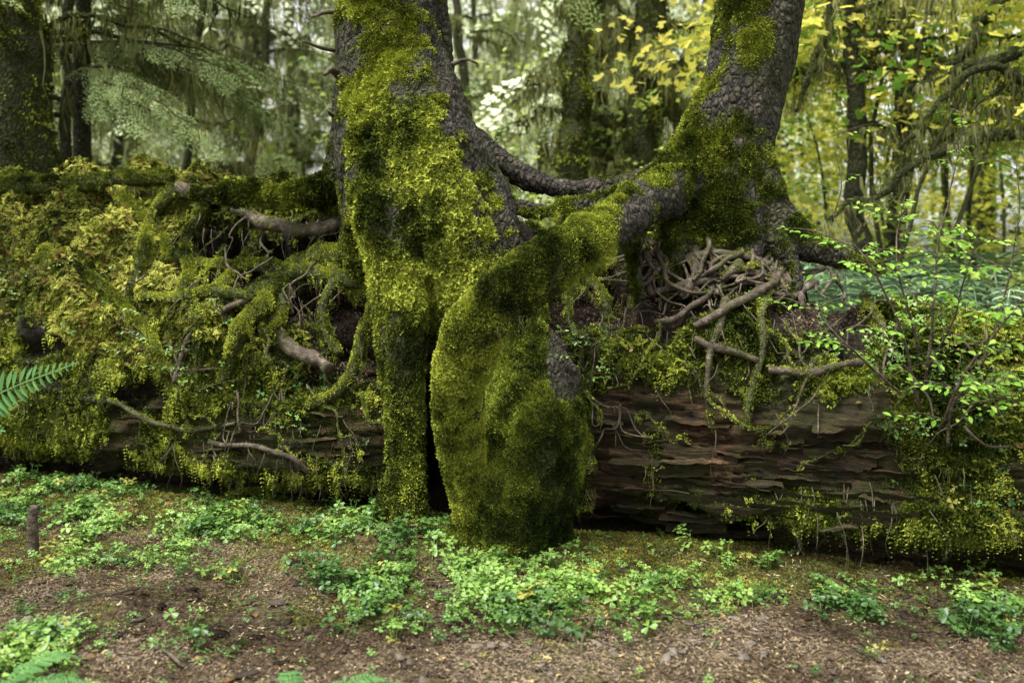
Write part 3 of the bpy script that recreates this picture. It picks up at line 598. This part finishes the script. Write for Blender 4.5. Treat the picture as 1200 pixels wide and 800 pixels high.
stem([(1085,470,4.6),(1090,390,4.5),(1095,320,4.5),(1110,240,4.55),(1135,120,4.6)],.008,11,.026)
stem([(1100,500,4.5),(1130,440,4.4),(1165,390,4.35),(1200,350,4.3)],.008,18)
stem([(1060,470,4.6),(1010,420,4.45),(970,380,4.45),(955,350,4.5)],.007,10)
stem([(1110,520,4.4),(1120,470,4.3),(1150,450,4.25),(1190,470,4.2)],.006,14)
stem([(1080,430,4.6),(1060,350,4.55),(1050,290,4.6),(1060,230,4.7)],.007,14)
stem([(1150,430,4.6),(1180,340,4.6),(1195,260,4.6),(1190,190,4.6)],.006,11,.028)
stem([(1090,430,4.6),(1120,360,4.5),(1140,300,4.5),(1150,280,4.5)],.006,14)
stem([(975,260,5.4),(985,215,5.4),(975,160,5.5)],.004,4,.022)
A.obj("stems",M_root,she)
mk("leaves",np.array(LV),LF,M_shrub,False,she,{"rnd":np.repeat(.15+.7*rng.random(len(LV)//8),8)})
she2=empty("huckleberry_seedling"); A=Acc(); LV=[];LF=[]
for b in [(205,450),(235,470),(180,420),(270,400),(690,450),(705,430),(30,370),(15,400)]:
    h=drape(*b)
    if h: d=h[0].y; stem([(b[0],b[1],d),(b[0]-8,b[1]-25,d-.06),(b[0]-12,b[1]-50,d-.1)],.003,4,.024)
A.obj("stems",M_root,she2); mk("leaves",np.array(LV),LF,M_clover,False,she2,{"rnd":np.repeat(.15+.7*rng.random(len(LV)//8),8)})
# ---------------- ferns
def fern(name,fronds,w=.11,mat=M_fern,npin=30,up=(0,0,1.)):
    V=[];Fc=[]
    for pts in fronds:
        v,f=frond(pts,w,npin,up); b=len(V); V.extend(list(v)); Fc.extend([tuple(i+b for i in q) for q in f])
    return mk(name,np.array(V),Fc,mat,False,None,{"rnd":rng.random(len(V))*.3+.4})
fern("sword_fern",[[W(-170,640,4.3),W(-90,530,4.25),W(-10,466,4.2),W(92,424,4.15)],[W(-170,640,4.3),W(-120,540,4.1),W(-60,500,4.),W(6,505,3.9)],[W(-170,640,4.3),W(-180,480,4.3),W(-160,400,4.3),W(-120,350,4.3)],[W(-170,640,4.3),W(-220,500,4.3),W(-280,460,4.3),W(-340,470,4.3)]],.14,npin=36,up=(.1,-1,.45))
def groundfern(px,row,L,n,up=.7,d0=0):
    b=gpt(px,row); fr=[]
    for k in range(n):
        a=d0+k*6.283/n+rng.normal()*.2; c,s=math.cos(a),math.sin(a); l=L*(.8+.3*rng.random()); fr.append([b,b+[c*l*.3,s*l*.3,l*up*.5],b+[c*l*.7,s*l*.7,l*up*.6],b+[c*l,s*l,l*up*.3]])
    return fr
fern("sword_fern",groundfern(-20,840,.38,7,.5),.06); fern("sword_fern",groundfern(345,850,.34,7,.45),.05)
fe=empty("fern_bank"); V=[];Fc=[]
for k in range(8):
    a=k*6.283/8; c,s=math.cos(a),math.sin(a); v,f=frond([(0,0,0),(c*.3,s*.3,.4),(c*.65,s*.65,.5),(c,s,.3)],.13,14); b=len(V); V.extend(list(v)); Fc.extend([tuple(i+b for i in q) for q in f])
TFn=tmpl("fern",np.array(V),Fc,leafmat("fern_bank_leaf",(.10,.17,.08),(.22,.34,.18),(.40,.53,.34),.2,1,.5))
n=170; d=7.2+8*rng.random(n); xx=(.25+rng.random(n)*.75)*d*.62; Pp=np.stack([xx,d,.05+0*d+np.where(xx>1.5,.40+.3*rng.random(n),.2)],1); R=np.zeros((n,3)); R[:,2]=rng.random(n)*6
scatter("fern_mass",Pp,R,.8+.7*rng.random(n),TFn,fe)
# ---------------- BACKGROUND
bge=empty("background_forest")
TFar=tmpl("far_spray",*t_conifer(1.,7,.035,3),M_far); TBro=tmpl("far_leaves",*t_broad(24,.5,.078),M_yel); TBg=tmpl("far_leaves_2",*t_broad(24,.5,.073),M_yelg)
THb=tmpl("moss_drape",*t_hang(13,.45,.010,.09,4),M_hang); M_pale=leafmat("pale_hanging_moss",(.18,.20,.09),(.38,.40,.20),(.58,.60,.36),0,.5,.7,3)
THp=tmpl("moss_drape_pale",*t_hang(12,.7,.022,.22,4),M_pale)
A=Acc(); P=[];R=[];S=[]
for i in range(85):
    d=rr.uniform(16,44); x=rr.uniform(-.62,.62)*d; hgt=rr.uniform(7,15); ln=rr.uniform(-.6,.6); tr_=rr.uniform(.05,.17)
    A.tube([(x,d,-.2,tr_*1.3),(x+ln*.5+rr.uniform(-.2,.2),d,hgt*.5,tr_),(x+ln,d,hgt,.03)],7,4,.15,.6)
    for k in range(80):
        z=rr.uniform(.6,hgt); a=rr.random()*6.283; L=(1-z/hgt*.8)*3.0*rr.uniform(.2,1); P.append((x+ln*z/hgt+math.cos(a)*L,d+math.sin(a)*L,z-.2*L)); R.append((0,rr.uniform(.0,.9),a+rr.uniform(-.5,.5))); S.append(rr.uniform(.7,1.6))
A.obj("far_trunks",M_bark,bge); P=np.array(P);R=np.array(R);S=np.array(S)
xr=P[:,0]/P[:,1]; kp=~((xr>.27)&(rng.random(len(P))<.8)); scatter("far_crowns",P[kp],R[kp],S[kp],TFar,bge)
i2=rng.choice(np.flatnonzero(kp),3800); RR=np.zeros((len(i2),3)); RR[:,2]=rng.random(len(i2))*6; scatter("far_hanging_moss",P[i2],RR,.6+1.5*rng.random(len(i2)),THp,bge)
# unseen trees added behind the camera to block low frontal light
P=[];R=[];S=[];A=Acc()
for i in range(16):
    d=rr.uniform(-14,-5); x=rr.uniform(-14,14); hgt=rr.uniform(8,13); A.tube([(x,d,-.2,.22),(x,d,hgt*.5,.15),(x,d,hgt,.03)],7,4,.1,.5)
    for k in range(30):
        z=rr.uniform(1.2,hgt); a=rr.random()*6.283; L=(1-z/hgt*.8)*2.6*rr.uniform(.2,1); P.append((x+math.cos(a)*L,d+math.sin(a)*L,z-.2*L)); R.append((0,rr.uniform(0,.6),a+rr.uniform(-.5,.5))); S.append(rr.uniform(1.2,2.))
b2=empty("added_forest_behind_camera"); A.obj("trunks",M_bark,b2); scatter("crowns",np.array(P),np.array(R),np.array(S),(TFar[0],TFar[1],M_hem),b2)
def cloud(n,cl,xr0,xr1,d0,d1,z0,z1,rad):
    out=[]
    for c in range(cl):
        d=rng.uniform(d0,d1); x=rng.uniform(xr0,xr1)*d; z=rng.uniform(z0,z1)*d/12+.3; m=n//cl
        out.append(np.array([x,d,z])+rng.normal(size=(m,3))*rad*np.array([1,1,.45])*d/12)
    return np.vstack(out)
def sc(nm,P,T,s0,s1,par):
    n=len(P); R=np.stack([rng.normal(size=n)*.25,rng.normal(size=n)*.25,rng.random(n)*6.28],1); return scatter(nm,P,R,s0+(s1-s0)*rng.random(n),T,par)
ym=empty("vine_maple"); sc("yellow_leaves",cloud(1500,52,.25,.60,9,22,.8,5.0,.65),TBro,.5,1.3,ym); sc("green_leaves",cloud(500,30,.22,.60,8,18,.8,4.2,.5),TBg,.5,1.1,ym)
sc("understory_leaves",cloud(700,40,-.6,.25,11,22,1.2,3.2,.6),TBg,.4,1.,bge)
A=Acc()
for c in range(20):
    d=rr.uniform(8.5,15); x=rr.uniform(.27,.58)*d; h=rr.uniform(3,6); A.tube([(x,d,0,.03),(x+rr.uniform(-.3,.3),d,h*.5,.022),(x+rr.uniform(-.9,.9),d+rr.uniform(-.5,.5),h,.01)],6,4,.12,.5)
A.obj("stems",M_root,ym)
def bgtree(name,px,d,rpx,lean=0,moss=.5,hgt=11,drape_n=0,spray=0,br0=1.8,rad=2.2,sd=1,dr=1):
    e=empty(name); r=random.Random(sd); A=Acc(); x=(px-600)/F*d; rr0=rpx/F*d
    pts=[(x-lean*.3,d,-.1,rr0*1.5),(x-lean*.15,d,.7,rr0*1.1),(x,d,2.2,rr0),(x+lean*.5,d,hgt*.4,rr0*.8),(x+lean,d,hgt*.75,rr0*.45),(x+lean,d,hgt,rr0*.1)]; A.tube(pts,16,12,.09,moss,.15)
    HP=[];SP=[];SR=[]
    for k in range(drape_n):
        z=r.uniform(br0,hgt*.8 if k%2 else 5.5); a=r.random()*6.283; L=rad*(1-.5*z/hgt)*r.uniform(.5,1.1); c=np.array([x+lean*min(z/hgt,1)*.8,d,z]); ee=c+np.array([math.cos(a)*L,math.sin(a)*L,-.45*L*r.random()]); mid=(c+ee)/2+np.array([0,0,.12*L])
        A.tube([(*c,.03),(*mid,.018),(*ee,.005)],6,4,.12,.9); S_=crom([c,mid,ee],8)
        for q in S_[2:]:
            for _ in range(dr): HP.append(q+np.array([r.gauss(0,.05),r.gauss(0,.05),.02]))
        if spray:
            for _ in range(spray): q=S_[r.randrange(4,len(S_))]; SP.append(q); SR.append((0,r.uniform(0,.5),a+r.uniform(-.9,.9)))
    o=A.obj("trunk",M_bark,e)
    if moss>=.5: addmoss("bark_moss",o.data,np.ones(len(o.data.vertices)),2200,T2,e,1.2,2.6,.1)
    if HP: HP=np.array(HP); R=np.zeros((len(HP),3)); R[:,2]=rng.random(len(HP))*6; scatter("hanging_moss",HP,R,.25+.95*rng.random(len(HP))**2,THb,e,.06)
    if SP: scatter("crown",np.array(SP),np.array(SR),.4+.4*rng.random(len(SP)),CF,e)
    return e
bgtree("conifer_tree",18,8.2,44,-.2,moss=.5,drape_n=22,spray=3,br0=2.8,rad=2.8,sd=3)
bgtree("conifer_tree",73,9.5,7,.2,moss=.4,drape_n=18,spray=3,br0=2.7,rad=2.2,sd=4)
bgtree("conifer_tree",672,11,17,.1,moss=.55,drape_n=14,spray=1,br0=2.4,rad=1.,sd=5,dr=1)
bgtree("conifer_tree",708,12.5,13,-.3,moss=.5,drape_n=12,spray=1,br0=2.6,rad=1.,sd=6)
bgtree("mossy_maple_tree",748,12,21,.3,moss=.9,drape_n=48,spray=0,br0=2.1,rad=1.8,sd=7,dr=2)
bgtree("conifer_tree",1006,9.5,11,-.2,moss=.4,drape_n=14,spray=0,br0=2.6,rad=1.4,sd=8)
bgtree("conifer_tree",1056,10.5,10,.3,moss=.4,drape_n=14,spray=0,br0=2.6,rad=1.5,sd=9)
for k,(a,d_,r_,l_) in enumerate([(290,15,6,.5),(355,19,9,-.4),(215,13,5,.4),(560,17,7,-.5),(130,17,7,.5),(590,23,8,.3)]): bgtree("conifer_tree",a,d_,r_,l_,moss=.45,drape_n=26,spray=2,br0=1.8,rad=2.2,sd=10+k,dr=2)
bgtree("mossy_maple_tree",1290,9,26,-.8,moss=.9,drape_n=40,spray=0,br0=2.2,rad=3.4,sd=21)
e=empty("mossy_maple_limbs"); A=Acc(); HP=[]
for L in [[(1240,150,8.4,9),(1180,155,8.4,8),(1110,175,8.4,6),(1040,215,8.4,4),(960,260,8.4,2)],[(1260,20,8.6,9),(1180,60,8.6,8),(1110,85,8.7,6),(1050,120,8.8,3)],[(1250,-60,9,9),(1170,0,9,8),(1130,60,9,6),(1075,100,9,4)],[(980,-60,8.8,6),(975,20,8.8,5),(955,80,8.8,4),(925,130,8.8,2)],[(1240,100,8,6),(1150,85,8,5),(1090,130,8,3),(1060,180,8,2)]]:
    T=T4(L); A.tube(T,8,8,.12,.9); S_=crom(T,9)[:,:3]
    for q in S_:
        for _ in range(2): HP.append(q+rng.normal(size=3)*.03)
A.obj("limbs",M_bark,e); HP=np.array(HP); R=np.zeros((len(HP),3)); R[:,2]=rng.random(len(HP))*6; scatter("hanging_moss",HP,R,.15+.6*rng.random(len(HP))**2,THb,e)
e=empty("hemlock_tree"); A=Acc(); x0,y0,z0=W(95,0,8.8); A.tube([(x0,y0,-.1,.09),(x0,y0,3,.07),(x0+.1,y0,8,.01)],10,6,.06,.4); SP=[];SR=[];HP=[]
for i in range(40):
    z=rr.uniform(2.8,7.); a=rr.uniform(-1.0,.9); L=rr.uniform(.8,2.6); c=np.array([x0,y0,z]); ee=c+np.array([math.cos(a)*L,math.sin(a)*L*.8,-.22*L]); mid=(c+ee)/2+np.array([0,0,.06*L]); A.tube([(*c,.014),(*mid,.010),(*ee,.003)],5,4,.05,.4); S_=crom([c,mid,ee],8)
    for q in S_[2::1]: SP.append(q); SR.append((0,rr.uniform(.1,.6),a+rr.uniform(-1,1))); 
    for q in S_[::2]: HP.append(q)
A.obj("trunk",M_bark,e); scatter("needle_sprays",np.array(SP),np.array(SR),.22+.3*rng.random(len(SP)),CF,e); HP=np.array(HP); R=np.zeros((len(HP),3)); R[:,2]=rng.random(len(HP))*6; scatter("hanging_moss",HP,R,.25+.85*rng.random(len(HP))**2,THb,e,.06)
# ---------------- light
w=bpy.data.worlds.new("World"); scene.world=w; w.use_nodes=True; nt=w.node_tree; bg=nt.nodes['Background']; sky=nt.nodes.new('ShaderNodeTexSky'); sky.sky_type='NISHITA'; sky.sun_disc=False; sky.sun_elevation=math.radians(69); sky.sun_rotation=math.radians(235); sky.air_density=1.0; sky.dust_density=3
hs=nt.nodes.new('ShaderNodeHueSaturation'); hs.inputs['Saturation'].default_value=.10; hs.inputs['Value'].default_value=2.5; nt.links.new(sky.outputs[0],hs.inputs['Color']); nt.links.new(hs.outputs[0],bg.inputs[0]); bg.inputs[1].default_value=.15
sd=bpy.data.lights.new("sun",'SUN'); sd.energy=5.0; sd.angle=math.radians(26); sd.color=(1,.97,.89); so=bpy.data.objects.new("sun",sd); scene.collection.objects.link(so); so.rotation_euler=(math.radians(21),0,math.radians(-50))
cd=bpy.data.cameras.new("camera"); co=bpy.data.objects.new("camera",cd); scene.collection.objects.link(co); co.location=(0,0,CH); co.rotation_euler=(math.radians(90),0,0); cd.lens=35; cd.sensor_width=36; cd.shift_y=-110/1200; cd.clip_end=500; cd.clip_start=.05
cd.dof.use_dof=True; cd.dof.focus_distance=5.0; cd.dof.aperture_fstop=1.6
scene.camera=co; scene.view_settings.view_transform='Standard'; scene.view_settings.look='None'; scene.view_settings.exposure=0
